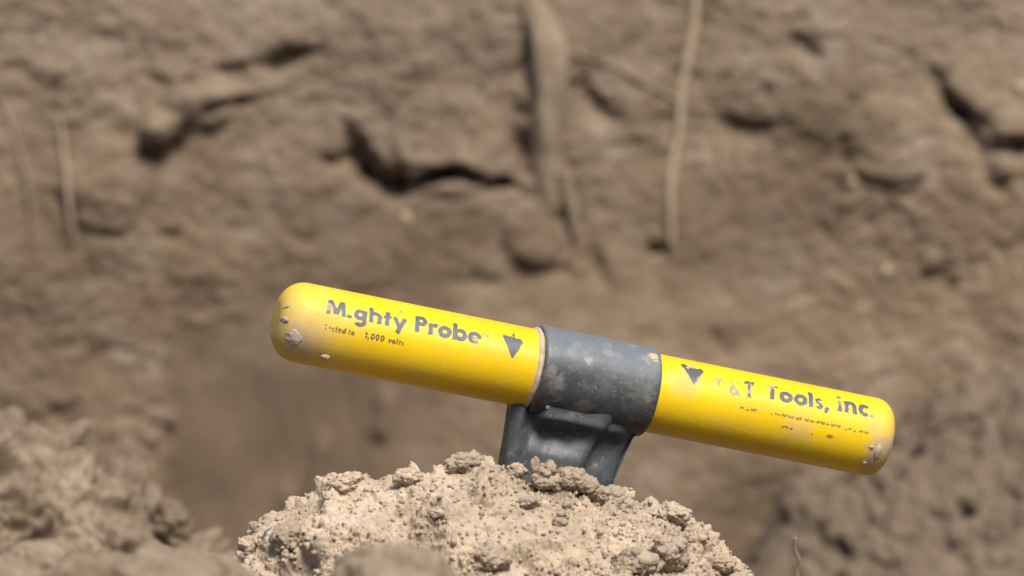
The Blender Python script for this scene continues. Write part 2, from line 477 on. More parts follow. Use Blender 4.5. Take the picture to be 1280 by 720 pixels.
def amp_right(Q):
    w = Q + 0.006 * np.stack([fbm(Q * 50 + k, 2) for k in (2, 8, 14)], 1)
    return 0.026 * fbm(Q * 9 + 8, 4) - 0.020 * sm(0.12, 0.45, fbm(w * 26 + 5, 3)) + 0.006 * lumps(w * 24, 12.0) + 0.006 * lumps(w * 52, 15.0) + 0.004 * lumps(w * 100, 6.) + 0.004 * fbm(Q * 90, 4, .65) - 0.012
YR = 0.66
cp = [(560, 1000), (800, 820), (900, 760), (950, 700), (975, 640), (1010, 600), (1080, 560), (1130, 535), (1180, 515), (1230, 500), (1280, 490), (1400, 470), (1800, 460), (3000, 600), (5000, 1300)]
heap("rubble_slope", [(at(x, y, YR)[0], at(x, y, YR)[2]) for x, y in cp], YR, M_RUBBLE, uneven(-0.12, -0.03, 0.25, 0.75, 0.0012, 0.015),
     uneven(-0.05, 0.10, 0.32, 1.6, 0.0012, 0.02), lambda s: np.where(s > 0, -(rad(40) + rad(14) * sm(0, 0.1, s)), rad(10) * sm(0, 0.1, -s)), amp_right, 2)

YN = -0.33
cp = [(-1200, 1000), (-300, 720), (-60, 700), (0, 716), (60, 726), (110, 712), (180, 706), (235, 700), (290, 708), (330, 730), (380, 738), (420, 716), (455, 704), (500, 702), (545, 712), (575, 736),
      (640, 744), (720, 748), (900, 775), (1100, 800), (1300, 820), (2200, 1000)]
heap("near_soil_ridge", [(at(x, y, YN)[0], at(x, y, YN)[2]) for x, y in cp], YN, M_HEAP, uneven(-0.35, -0.03, 0.06, 0.5, 0.001, 0.012),
     uneven(-0.6, -0.2, 0.2, 0.6, 0.001, 0.01), lambda s: np.where(s > 0, -(rad(30) + rad(15) * sm(0, 0.05, s)), rad(45) * sm(0, 0.02, -s)),
     lambda Q: 0.5 * amp_left(Q) + 0.0, 3)

# ------------------------------------------------------------------ loose crumbs on the mound (nobody could count them)
def crumbs(name, P, n, mat, smin, smax, fu, fv, power, seed, lev):
    r = np.random.RandomState(seed)
    V0, F0 = ico(lev)
    nu, nv = P.shape[:2]
    iu = r.randint(int(nu * fu[0]), int(nu * fu[1]), n); iv = r.randint(int(nv * fv[0]), int(nv * fv[1]), n)
    c = P[iu, iv]; nn = NF[iu, iv]
    keep = np.maximum(fbm(c * 48 + 11, 3), crust_w(c) * 0.4 - 0.1) + r.normal(0, .15, n) > 0.0
    c = c[keep]; nn = nn[keep]; n = len(c)
    s = smin + (smax - smin) * r.rand(n) ** power
    V = V0[None] * (1 + 0.32 * r.uniform(-1, 1, (n, len(V0), 1))) * r.uniform(0.6, 1.15, (n, 1, 3)) * s[:, None, None]
    V = V + (c + nn * (s * 0.35)[:, None])[:, None, :]
    F = F0[None] + (np.arange(n) * len(V0))[:, None, None]
    o = mesh_obj(name, V.reshape(-1, 3), F.reshape(-1, 3), mat, smooth=False)
    o["kind"] = "stuff"
    return o
iu0, iu1 = np.searchsorted(xs_f, (-0.12, 0.11)) / len(xs_f)
iv0, iv1 = np.searchsorted(ss_f, (-0.008, 0.09)) / len(ss_f)
crumbs("soil_crumbs", PF, 8000, M_DRY, 0.00022, 0.0013, (iu0, iu1), (iv0, iv1), 3.0, 3, 1)
crumbs("dark_soil_crumbs", PF, 350, M_CLOD, 0.0005, 0.0020, (iu0, iu1), (iv0, iv1), 2.5, 8, 2)

# ------------------------------------------------------------------ clods one can point to
def clod_mesh(w, d, h, seed, lev=5, rough=1.0):
    V, F = ico(lev)
    V = V.copy(); so = np.array([seed * 3.71, seed * 1.37, seed * 2.2])
    asp = np.array([w, d, h]) / (w * d * h) ** (1 / 3); V0 = V; V = V * asp
    r = 1 + 0.34 * fbm(V0 * 1.3 + so, 3) + rough * (0.20 * lumps(V * 2.4 + 0.15 * fbm(V * 4 + so, 2)[:, None], seed) + 0.15 * lumps(V * 5.0 + so, seed + 2) + 0.09 * lumps(V * 11.0 + so, seed + 5) + 0.12 * fbm(V * 7 + so, 4, .65) - 0.2)
    return V0 * r[:, None] * np.array([w, d, h]) / 2, F

def front_y(px, py):
    """depth of the mound's surface under a photo place"""
    d = FWD + (px - 640) * FS * RGT - (py - 360) * FS * UPV
    Q = PF[::4, ::4].reshape(-1, 3) - CAMP
    t = Q @ d / (d @ d)
    e = np.linalg.norm(Q - t[:, None] * d, axis=1)
    m = e < 0.0015
    if not m.any():
        return PF.reshape(-1, 3)[np.argmin(np.linalg.norm(np.cross(PF.reshape(-1, 3) - CAMP, d), axis=1)), 1]
    return (Q[m][np.argmin(t[m])] + CAMP)[1]

def clod(px, py, w, h, seed, label, mat=None, Y=None, group="clods on the pale soil mound", tilt=0, depth=None, knobs=(), lev=5, name="soil_clod"):
    y = front_y(px, py) if Y is None else Y
    s = K * (DIST + y) / DIST
    V, F = clod_mesh(w * s, (depth or (w + h) / 2) * s, h * s, seed, lev)
    Vs, Fs = [V], [F]; n = len(V)
    rr = np.random.RandomState(seed + 100)
    if lev >= 5 and w < 90:                       # crumbs baked onto the clod
        for q in range(16):
            c = V[rr.randint(len(V))] * 0.92; k = min(w, h) * rr.uniform(0.16, 0.42) * s
            v, f = clod_mesh(k * rr.uniform(.8, 1.4), k, k * rr.uniform(.7, 1.1), seed * 7 + q, 4 if k > 10 * s else 3)
            Vs.append(v + c); Fs.append(f + n); n += len(v)
    for kx, ky, kw, kh, ks in knobs:
        v, f = clod_mesh(kw * s, kw * s, kh * s, ks, 4)
        Vs.append(v + np.array([kx * s, -0.001, -ky * s])); Fs.append(f + n); n += len(v)
    o = mesh_obj(name, np.concatenate(Vs), np.concatenate(Fs), mat or M_CLOD, loc=at(px, py + 0.10 * h, y))
    o.rotation_euler = (0, rad(tilt), 0)
    return tag(o, label, "soil clod", group)

clod(581, 576, 44, 26, 1, "rounded grey-brown clod crowning the left part of the mound's ridge", M_CLOD, tilt=-8, knobs=((-14, 4, 20, 16, 31), (10, -4, 22, 18, 32)))
clod(678, 590, 26, 26, 2, "two-horned crumbly clod standing up in front of the dark stem", M_CLOD, tilt=0, Y=YC - 0.004, knobs=((-9, -10, 13, 24, 33), (10, -8, 15, 20, 34), (2, 10, 30, 18, 35)))
clod(714, 597, 38, 30, 3, "broad brown crust lump at the foot of the dark stem", M_CLOD, tilt=4, Y=YC - 0.003, knobs=((20, 4, 30, 24, 36), (-22, 4, 26, 22, 37), (6, -8, 20, 16, 46), (34, 12, 20, 16, 47)))
clod(762, 620, 40, 30, 4, "brown crust lump right of the stem foot with a dark hollow below it", M_CLOD, tilt=14, knobs=((24, 6, 28, 22, 38), (-20, -4, 26, 20, 48), (40, 12, 20, 18, 49), (6, -9, 18, 14, 50)))
clod(645, 588, 22, 20, 5, "small pale clod touching the left edge of the dark stem", M_DRY, Y=YC + 0.002)
clod(845, 640, 36, 22, 6, "pale flat clod at the right shoulder of the mound", M_DRY, tilt=12, knobs=((-12, 4, 22, 14, 39),))
clod(838, 688, 44, 46, 7, "large upright brown clod low on the mound's right side", M_CLOD, tilt=10, knobs=((8, -16, 22, 20, 40),))
clod(872, 672, 24, 26, 8, "pale nub on the right flank of the mound above the drop", M_DRY)
clod(432, 602, 40, 24, 9, "pale clod at the left shoulder of the mound's ridge", M_DRY, tilt=-20, knobs=((12, -4, 20, 14, 41),))
clod(510, 594, 34, 20, 10, "low pale lump on the ridge left of the grey-brown crown clod", M_DRY)
clod(360, 668, 40, 34, 11, "brown rough clod low on the mound's left flank", M_CLOD, knobs=((8, 10, 26, 22, 42),))
clod(660, 626, 26, 16, 12, "small brown nugget in the middle of the mound below the horned clod", M_CLOD)
clod(700, 652, 18, 14, 13, "small brown nugget above the bottom edge, mid mound", M_CLOD)
clod(796, 700, 60, 34, 14, "brown lump at the mound's bottom edge, left of the large upright clod", M_CLOD)
clod(610, 694, 54, 34, 15, "brown lump at the mound's bottom edge beside the blurred near clod", M_CLOD, knobs=((-16, 8, 30, 24, 43),))
clod(545, 640, 20, 14, 16, "pale chip of soil on the left half of the mound's face", M_DRY)
clod(905, 702, 30, 22, 17, "pale clod at the lowest right end of the mound", M_DRY)
clod(316, 682, 34, 40, 18, "smooth pale slab of soil at the mound's far left edge", M_DRY, tilt=30)
clod(488, 706, 130, 60, 19, "big blurred brown clod close to the camera at the bottom edge", M_HEAP, Y=YN + 0.05, group=None)
clod(44, 700, 90, 50, 20, "blurred brown clod in the bottom left corner", M_HEAP, Y=YN + 0.04, group=None)
for i, a in enumerate((
    (132, 606, 58, 50, 21, "large pale lump in the middle of the left soil heap"),
    (58, 552, 44, 28, 22, "pale rounded lump on the ridge of the left soil heap"),
    (160, 688, 48, 30, 23, "pale nub low on the left soil heap"),
    (218, 650, 44, 46, 24, "brown lump on the right flank of the left soil heap"),
    (14, 530, 34, 46, 25, "upright pale lump at the left picture edge on the soil heap"))):
    clod(*a, mat=M_HEAP, Y=YL + 0.004, group="lumps on the left soil heap", lev=5)
clod(197, 518, 44, 24, 26, "small pale clod stuck on the bank beside the smooth cut", M_HEAP, Y=float(bank_y(*[np.array([[v]]) for v in at(197, 518, WY)[[0, 2]]])[0, 0]), group=None, lev=4, depth=14)
for px, py, w, sd, lb in ((1062, 226, 17, 27, "small white pebble in the bank right of the hanging root"),
                          (1275, 108, 16, 28, "pale pebble in the bank at the right picture edge"),
                          (1108, 338, 14, 29, "pale pebble low in the bank near the dark hole"),
                          (508, 272, 14, 30, "pale pebble in the bank under the overhanging crevice")):
    p = at(px, py, WY); y = float(bank_y(np.array([[p[0]]]), np.array([[p[2]]]))[0, 0])
    o = clod(px, py, w, w, sd, lb, M_PALE_ROOT, Y=y + 0.001, group="pebbles in the bank", lev=3, name="pebble"); o["category"] = "pebble"

# ------------------------------------------------------------------ roots on the bank
def tube(pts, radii, nseg=12, wob=0.0, seed=0, sub=8):
    pts = np.array(pts, float); n = len(pts)
    T = np.linspace(0, n - 1, (n - 1) * sub + 1)
    def cat(a):
        out = []
        for t in T:
            i = min(int(t), n - 2); f = t - i
            p0, p1, p2, p3 = a[max(i - 1, 0)], a[i], a[i + 1], a[min(i + 2, n - 1)]
            out.append(0.5 * ((2 * p1) + (p2 - p0) * f + (2 * p0 - 5 * p1 + 4 * p2 - p3) * f * f + (3 * p1 - p0 - 3 * p2 + p3) * f ** 3))
        return np.array(out)
    C = cat(pts); R = cat(np.array(radii, float))
    D = np.gradient(C, axis=0); D /= np.linalg.norm(D, axis=1)[:, None]
    ref = np.array([0, 1.0, 0.02]); U = np.cross(D, ref); U /= np.linalg.norm(U, axis=1)[:, None]; W = np.cross(D, U)
    a = np.linspace(0, 2 * np.pi, nseg, endpoint=False)
    V = C[:, None] + R[:, None, None] * (np.cos(a)[None, :, None] * U[:, None] + np.sin(a)[None, :, None] * W[:, None])
    if wob:
        n3 = fbm(V.reshape(-1, 3) * np.array([120, 120, 25]) + seed, 3).reshape(V.shape[:2])
        V = C[:, None] + (V - C[:, None]) * (1 + wob * n3)[..., None]
    V = V.transpose(1, 0, 2)
    F = [tuple(f) for f in grid_faces(nseg, len(C), True)]
    m = len(C)
    F += [tuple(k * m for k in range(nseg))[::-1], tuple(k * m + m - 1 for k in range(nseg))]
    return V.reshape(-1, 3), F

def root(name, pp, rr, mat, label, off=0.002, wob=0.25, nseg=12, sink=None):
    P3 = []
    for (x, y), r in zip(pp, rr):
        p = at(x, y, WY)
        yy = float(bank_y(np.array([[p[0]]]), np.array([[p[2]]]))[0, 0])
        P3.append((p[0], yy, p[2]))
    P3 = np.array(P3)
    ysm = np.convolve(np.pad(P3[:, 1], 1, 'edge'), [.25, .5, .25], 'valid')
    P3[:, 1] = np.minimum(ysm, P3[:, 1]) - off
    if sink: P3[:, 1] += np.array(sink)
    V, F = tube(P3, [r * WPX for r in rr], nseg, wob, len(pp))
    return tag(mesh_obj(name, V, F, mat), label, "root", "roots in the bank")

root("thick_root", [(664, -40), (672, 15), (686, 62), (688, 105), (686, 150), (684, 195), (687, 235), (688, 268), (702, 305)], [19, 20, 22, 24, 23, 20, 19, 18, 14], M_ROOT,
     "thick pale root running straight down the bank, widest of the roots", off=-0.002, wob=0.38, nseg=32, sink=(0.010, 0.006, 0, -.003, -.001, 0.001, 0.002, 0.007, 0.022))
root("side_root", [(700, 215), (708, 245), (716, 270), (720, 300)], [9, 10, 8, 4], M_ROOT, "short stubby root beside the lower end of the thick root", off=0.003)
root("thin_root", [(868, -30), (870, 20), (862, 70), (852, 120), (850, 165), (843, 200), (839, 250), (840, 310)], [4.2, 5, 4.6, 5.4, 5, 4.2, 4.4, 3], M_PALE_ROOT,
     "long thin pale root hanging down the bank right of the thick root", off=0.002, wob=0.15)
root("fine_root", [(714, 66), (760, 82), (800, 102), (850, 128)], [2.5, 2.5, 3, 3], M_ROOT, "fine slanting root between the thick root and the long thin root", off=0.0004, wob=0.1)
root("white_root", [(72, 145), (78, 180), (84, 215), (87, 255), (93, 298)], [1.8, 2.4, 2.8, 3, 1.8], M_PALE_ROOT, "short whitish root on the bank at the left", off=0.002, wob=0.15)
root("slanting_root", [(-12, 110), (8, 150), (24, 190), (36, 240), (40, 300)], [2.6, 2.8, 2.6, 2, 1.4], M_ROOT, "thin brown root slanting in from the left picture edge", off=0.001, wob=0.15)
root("faint_root", [(905, 180), (902, 205), (896, 235)], [4, 4, 3], M_ROOT, "short faint rootlet in the bank right of the long thin root", off=0.003, wob=0.1)

# a loose rootlet standing at the foot of the rubble
def strand(name, pp, r, Y, mat, label, cat):
    P3 = [at(x, y, Y + 0.002 * i) for i, (x, y) in enumerate(pp)]
    V, F = tube(P3, [r] * len(P3), 6)
    return tag(mesh_obj(name, V, F, mat), label, cat)
strand("rootlet", [(994, 672), (993, 685), (999, 700), (996, 712), (1000, 740)], 0.0006, 0.12, M_PALE_ROOT, "hair-thin pale rootlet before the rubble, right of the mound", "rootlet")

yf = front_y(333, 668) - 0.004
P3 = [at(x, y, yf - 0.001 * k) for k, (x, y) in enumerate([(328, 676), (330, 669), (334, 663), (340, 659)])]
V, F = tube(P3, [0.0004, 0.00045, 0.0004, 0.0003], 6)
tag(mesh_obj("fibre", V, F, flat_mat("blue_fibre", (0.22, 0.26, 0.33), 0.7)), "short pale blue fibre lying on the left flank of the pale mound", "fibre")

# ------------------------------------------------------------------ the probe
R = 0.0163                               # grip radius
RC = 0.0186                              # collar radius
PSI, ALPHA = rad(14), rad(11.5)
axis = (RGT * math.cos(PSI) * math.cos(ALPHA) - UPV * math.cos(PSI) * math.sin(ALPHA) + FWD * math.sin(PSI))
front = -FWD - axis * (-FWD @ axis); front /= np.linalg.norm(front)
upax = np.cross(front, axis); upax = -upax if upax @ UPV < 0 else upax
# local axes: X = along the handle, -Y = towards the viewer, Z = up the stem
MW = Matrix(((axis[0], -front[0], upax[0]), (axis[1], -front[1], upax[1]), (axis[2], -front[2], upax[2]))).to_4x4()
TC = at(747, 477.5, 0.0)
probe = bpy.data.objects.new("soil_probe", None)
COL.objects.link(probe)
MW.translation = Vector(TC)
probe.matrix_world = MW
tag(probe, "T-shaped soil probe with yellow grips and dark slate collar behind the pale mound", "soil probe")

def px_local(px, py, r=R):
    """distance along the handle and angle up its front for a place on its surface"""
    dx, dy = px - 747, py - 477.5
    t = (dx * math.cos(ALPHA) + dy * math.sin(ALPHA)) * K
    d = (dx * math.sin(ALPHA) - dy * math.cos(ALPHA)) * K
    phi = math.asin(max(-0.98, min(0.98, d / r)))
    return (t - r * math.cos(phi) * math.sin(PSI)) / math.cos(PSI), phi

def lathe_x(profile, nseg=96):
    """profile: (x, r) along the handle"""
    pr = np.array(profile); a = np.linspace(0, 2 * np.pi, nseg, endpoint=False)
    V = np.zeros((nseg, len(pr), 3))
    V[..., 0] = pr[None, :, 0]; V[..., 1] = -np.cos(a)[:, None] * pr[None, :, 1]; V[..., 2] = np.sin(a)[:, None] * pr[None, :, 1]
    return V.reshape(-1, 3), grid_faces(nseg, len(pr), True)

def arc(cx, cr, rx, rr, a0, a1, n):
    return [(cx + rx * math.cos(a), cr + rr * math.sin(a)) for a in np.linspace(rad(a0), rad(a1), n)]

# yellow vinyl, dusty towards the ends
def grip_mat(name, xend, sgn, patches):
    m, nt, b = new_mat(name)
    tc = N(nt, "ShaderNodeTexCoord").outputs["Object"]
    sx = N(nt, "ShaderNodeSeparateXYZ"); nt.links.new(tc, sx.inputs[0])
    x = sx.outputs[0]; z = sx.outputs[2]
    dist = math_n(nt, 'MULTIPLY', math_n(nt, 'SUBTRACT', x, xend), sgn)            # metres in from the end
    endm = N(nt, "ShaderNodeMapRange"); nt.links.new(dist, endm.inputs[0])
    endm.inputs[1].default_value = 0.0; endm.inputs[2].default_value = 0.036 if sgn > 0 else 0.012
    endm.inputs[3].default_value = 0.40 if sgn > 0 else 0.45; endm.inputs[4].default_value = 0.0
    low = N(nt, "ShaderNodeMapRange"); nt.links.new(z, low.inputs[0])
    low.inputs[1].default_value = 0.012; low.inputs[2].default_value = -0.004
    low.inputs[3].default_value = 0.45; low.inputs[4].default_value = 1.0
    n1 = noise_n(nt, tc, 85, 6, 0.6); n2 = noise_n(nt, tc, 420, 4, 0.6); n3 = noise_n(nt, tc, 1500, 2, 0.5)
    e = math_n(nt, 'MULTIPLY', math_n(nt, 'MULTIPLY', endm.outputs[0], low.outputs[0]), math_n(nt, 'MULTIPLY', n1, 2.5))
    spots = ramp(nt, n2, [(0.60, (0, 0, 0)), (0.75, (0.22, 0.22, 0.22))])
    film = ramp(nt, n1, [(0.54, (0.0, 0.0, 0.0)), (0.80, (0.18, 0.18, 0.18))])
    grains = ramp(nt, n3, [(0.70, (0, 0, 0)), (0.78, (0.35, 0.35, 0.35))])
    dust = math_n(nt, 'ADD', math_n(nt, 'ADD', e, spots), math_n(nt, 'ADD', film, math_n(nt, 'MULTIPLY', grains, math_n(nt, 'ADD', n1, -0.2))), True)
    for bx, by, br, amt in patches:                       # smears of dried soil
        X0, f0 = px_local(bx, by); X0 = max(X0, xend + 0.003) if sgn > 0 else min(X0, xend - 0.001)
        vd = N(nt, "ShaderNodeVectorMath", operation='DISTANCE'); nt.links.new(tc, vd.inputs[0])
        vd.inputs[1].default_value = (X0, -R * math.cos(f0), R * math.sin(f0))
        dd = math_n(nt, 'ADD', vd.outputs['Value'], math_n(nt, 'MULTIPLY', math_n(nt, 'ADD', noise_n(nt, tc, 260, 5, .65), -0.5), br * K * 1.6))
        mr = N(nt, "ShaderNodeMapRange"); nt.links.new(dd, mr.inputs[0])
        mr.inputs[1].default_value = br * K; mr.inputs[2].default_value = br * K * 0.25; mr.inputs[3].default_value = 0; mr.inputs[4].default_value = amt
        dust = math_n(nt, 'ADD', dust, mr.outputs[0], True)
    mp = N(nt, "ShaderNodeMapping"); nt.links.new(tc, mp.inputs[0]); mp.inputs['Scale'].default_value = (60, 1500, 1500); mp.inputs['Rotation'].default_value = (0, 0.12, 0.2)
    scr = noise_n(nt, mp.outputs[0], 1.0, 3, 0.5)
    dust = math_n(nt, 'ADD', dust, ramp(nt, scr, [(0.62, (0, 0, 0)), (0.70, (0.22, 0.22, 0.22))]), True)
    dust = math_n(nt, 'MINIMUM', dust, 0.85)
    yel = ramp(nt, noise_n(nt, tc, 30, 3), [(0.3, (0.70, 0.44, 0.006)), (0.7, (0.76, 0.50, 0.008))])
    nt.links.new(mix(nt, dust, yel, (0.42, 0.31, 0.20)), b.inputs["Base Color"])
    rr = ramp(nt, dust, [(0.0, (0.34,) * 3), (0.5, (0.8,) * 3)])
    nt.links.new(rr, b.inputs["Roughness"]); b.inputs["Specular IOR Level"].default_value = 0.4
    bp = N(nt, "ShaderNodeBump"); bp.inputs["Strength"].default_value = 0.25; bp.inputs["Distance"].default_value = 0.0004
    nt.links.new(n2, bp.inputs["Height"]); nt.links.new(bp.outputs[0], b.inputs["Normal"])
    return m

XL, XR = -0.1372, 0.1262                 # ends of the handle along its axis
CL, CR = -0.0280, 0.0220                 # collar
M_GL = grip_mat("yellow_vinyl_left", XL, 1, ((388, 428, 44, 0.38), (374, 424, 22, 0.5), (352, 392, 24, 0.25), (520, 470, 20, 0.15))); M_GR = grip_mat("yellow_vinyl_right", XR, -1, ((1104, 566, 26, 0.8), (1088, 582, 20, 0.4), (858, 476, 26, 0.35), (1000, 536, 26, 0.4), (1095, 535, 16, 0.35), (900, 560, 24, 0.12)))
cr_ = 0.0105
prof = [(XL, 0.00001)] + [(XL + 0.0001, 0.002)] + arc(XL + cr_, R - cr_, cr_, cr_, 178, 90, 18) + [(x, R) for x in np.linspace(XL + cr_ + .002, CL - 0.002, 30)] + [(CL + 0.004, R)]
V, F = lathe_x(prof, 128); gl = mesh_obj("grip", V, F, M_GL, probe)
cr2 = 0.0075
prof = [(CR - 0.004, R)] + [(x, R) for x in np.linspace(CR + 0.002, XR - cr2 - .002, 30)] + arc(XR - cr2, R - cr2, cr2, cr2, 90, 2, 16) + [(XR - 0.0001, 0.004), (XR, 0.00001)]
V, F = lathe_x(prof, 128); gr = mesh_obj("grip", V, F, M_GR, probe)
gl["label"] = "left yellow grip, dusty at its rounded end"; gr["label"] = "right yellow grip with a worn dirty end"

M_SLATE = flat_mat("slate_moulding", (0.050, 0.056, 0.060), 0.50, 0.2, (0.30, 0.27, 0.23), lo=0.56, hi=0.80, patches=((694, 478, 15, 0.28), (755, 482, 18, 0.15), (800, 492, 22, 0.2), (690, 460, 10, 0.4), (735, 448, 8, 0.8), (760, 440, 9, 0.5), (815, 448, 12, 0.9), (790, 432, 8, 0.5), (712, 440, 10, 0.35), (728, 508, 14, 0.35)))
M_RIM = flat_mat("dusty_rim", (0.46, 0.34, 0.24), 0.85, 0.2)
M_MUD = soil_mat("dried_mud", (0.33, 0.255, 0.19), (0.42, 0.33, 0.255), (0.50, 0.40, 0.31), 150, 500, 0.3, 1300, 0.0003)
M_PRINT = flat_mat("grey_print", (0.075, 0.083, 0.088), 0.5, 0.15)
M_GHOST = flat_mat("worn_print", (0.36, 0.27, 0.17), 0.7, 0.15)
M_FINE = flat_mat("fine_print", (0.13, 0.10, 0.03), 0.5, 0.15)
M_FADED = flat_mat("faded_print", (0.27, 0.185, 0.03), 0.5, 0.2)
M_STEEL = flat_mat("rod_steel", (0.20, 0.19, 0.18), 0.45, 0.2)
M_STEEL.node_tree.nodes["Principled BSDF"].inputs["Metallic"].default_value = 0.8

# collar: an open-ended sleeve with rounded lips
b_ = 0.0016
prof = [(CL + 0.006, R + 0.0003), (CL + 0.0008, R + 0.0003)] + arc(CL + b_, RC - b_, b_, b_, 180, 90, 7) + [(x, RC) for x in np.linspace(CL + .004, CR - .004, 20)] \
     + arc(CR - b_, RC - b_, b_, b_, 90, 0, 7) + [(CR - 0.0008, R + 0.0003), (CR - 0.006, R + 0.0003)]
V, F = lathe_x(prof, 128)
wv = 0.00025 * fbm(V * 90, 3) ; V = V * np.stack([np.ones(len(V)), 1 + wv / RC, 1 + wv / RC], 1)
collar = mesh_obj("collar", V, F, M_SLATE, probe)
for xx, sg in ((CL - 0.0006, -1),):
    prof = [(xx - 0.0022, R - 0.0002)] + arc(xx - .0006, R, 0.0010, 0.0009, 170, 10, 9) + [(xx + 0.0012, R - 0.0002)]
    V, F = lathe_x(prof, 96)
    V[:, 1:] *= (1 + 0.03 * fbm(V * 300, 2))[:, None]
    o = mesh_obj("grip_rim", V, F, M_RIM, probe)
    o["label"] = "pale dust-filled rim between the left grip and the collar"

# stem: moulded, widening socket under the collar, pocket on the left, rib in the middle
nz, na = 110, 220
zz = np.linspace(-0.004, -0.085, nz); aa = np.linspace(0, 2 * np.pi, na, endpoint=False)
V = np.zeros((na, nz, 3))
for k, z in enumerate(zz):
    q = np.clip((-z - 0.014) / 0.030, 0, 2)
    xl = -0.0345 + 0.0012 * q; xr = 0.0195 - 0.0062 * q
    dep = 0.0088 - 0.0003 * q
    xr += 0.0045 * np.exp(-(max(-z - 0.0145, 0) / 0.0030) ** 2)
    cx, hw = (xl + xr) / 2, (xr - xl) / 2
    e = 0.42
    ca, sa = np.cos(aa), np.sin(aa)
    x = cx + hw * np.sign(ca) * np.abs(ca) ** e
    y = -dep * np.sign(sa) * np.abs(sa) ** e
    fr = y < -dep * 0.55
    xrib = 0.0010 - 0.30 * (-z - 0.018)          # the rib leans left going down
    rib = 0.0018 * np.exp(-((x - xrib) / 0.0042) ** 2) * sm(0.021, 0.036, -z)
    web2 = 0.0022 * np.exp(-((x - xrib + 0.0100) / 0.0028) ** 2) * sm(0.022, 0.03, -z)
    pocket = 0.0050 * sm(-0.0310, -0.0245, x) * (1 - sm(xrib - 0.004, xrib - 0.0012, x)) * (1 - sm(0.024, 0.034, -z) * 0.55)
    right = 0.0035 * sm(xrib + 0.002, xrib + 0.0045, x) * (1 - 0.4 * sm(0.026, 0.040, -z))
    fil = 0.0055 * sm(CL + 0.001, CL + 0.007, x) * (1 - 0.6 * sm(0.010, 0.018, x)) * np.exp(-(max(-z - 0.0175, 0) / 0.0042) ** 2)
    y = np.where(fr, y - rib - web2 + pocket * (1 - fil / 0.0075) + right - fil, y)
    V[:, k, 0] = x; V[:, k, 1] = y; V[:, k, 2] = z
F = grid_faces(na, nz, True)
Vv = V.reshape(-1, 3); Vv = Vv + 0.0004 * np.stack([fbm(Vv * 130 + s, 3) for s in (0, 5, 9)], 1)
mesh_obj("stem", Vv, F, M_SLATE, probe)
# steel rod under the stem, down into the ground (mostly buried in the mound)
prof = [(0.080, 0.00001), (0.080, 0.0065)] + [(x, 0.0065) for x in np.linspace(0.09, 0.44, 12)] + [(0.455, 0.004), (0.47, 0.00001)]
V, F = lathe_x(prof, 24)
V = np.stack([V[:, 2] - 0.006, V[:, 1], -V[:, 0]], 1)
mesh_obj("rod", V, F, M_STEEL, probe)

# ------------------------------------------------------------------ printing on the grips
W0 = 0.25
def L(x0, y0, x1, y1, w=W0): return ('L', x0, y0, x1, y1, w)
def A_(cx, cy, r, a0, a1, w=W0, sy=1.0): return ('A', cx, cy, r, a0, a1, w, sy)
GL = {
 'M': (1.12, [L(.12, 0, .22, 1), L(.22, .98, .56, .1, .24), L(.56, .1, .90, .98, .24), L(.90, 1, 1.0, 0)]),
 'i': (.34, [L(.13, 0, .13, .66), A_(.13, .90, .06, 0, 360, .12)]),
 'j': (.36, [L(.15, 0, .15, .20)]),
 'g': (.80, [A_(.34, .36, .23, 0, 360), L(.60, .68, .60, -.06), A_(.36, -.06, .24, -150, 0)]),
 'h': (.76, [L(.12, 0, .12, 1.04), A_(.36, .40, .24, 0, 180), L(.60, 0, .60, .42)]),
 't': (.50, [L(.22, 0, .22, .92), L(.02, .57, .44, .57, .17)]),
 'y': (.72, [L(.08, .68, .38, .04), L(.68, .68, .26, -.34)]),
 'P': (.70, [L(.12, 0, .12, 1), A_(.34, .70, .20, -90, 90), L(.12, .90, .35, .90), L(.12, .50, .35, .50)]),
 'r': (.50, [L(.12, 0, .12, .68), A_(.36, .36, .22, 55, 140)]),
 'o': (.76, [A_(.36, .34, .25, 0, 360)]),
 'b': (.80, [L(.12, 0, .12, 1.04), A_(.40, .34, .25, 0, 360)]),
 'd': (.80, [L(.66, 0, .66, 1.04), A_(.38, .34, .25, 0, 360)]),
 'e': (.76, [A_(.36, .34, .25, 0, 315), L(.14, .33, .66, .33, .13)]),
 'T': (.66, [L(.31, 0, .31, 1), L(0, .90, .62, .90, .19)]),
 'l': (.30, [L(.12, 0, .12, 1.04)]),
 's': (.50, [A_(.23, .49, .125, 20, 270, .17), A_(.23, .19, .125, -150, 90, .17)]),
 'n': (.76, [L(.12, 0, .12, .68), A_(.36, .40, .24, 0, 180), L(.60, 0, .60, .42)]),
 'c': (.62, [A_(.36, .34, .25, 45, 315)]),
 'v': (.62, [L(.06, .68, .30, .04), L(.54, .68, .30, .04)]),
 '.': (.30, [L(.10, 0, .10, .20)]),
 ',': (.34, [L(.16, .18, .07, -.18, .19)]),
 '1': (.42, [L(.24, 0, .24, 1), L(.06, .80, .24, .93, .16)]),
 '0': (.66, [A_(.31, .5, .22, 0, 360, .2, 1.8)]),
 '&': (.92, [A_(.38, .74, .15, -60, 230, .16), A_(.34, .26, .20, 70, 360, .19), L(.22, .70, .78, 0, .19)]),
 ' ': (.42, []),
 '-': (.55, [L(.05, .34, .48, .30, .22)]), '~': (.62, [L(.05, .42, .30, .28, .24), L(.26, .26, .56, .44, .24)]), '_': (.40, [L(.08, .18, .34, .22, .16)]),
}

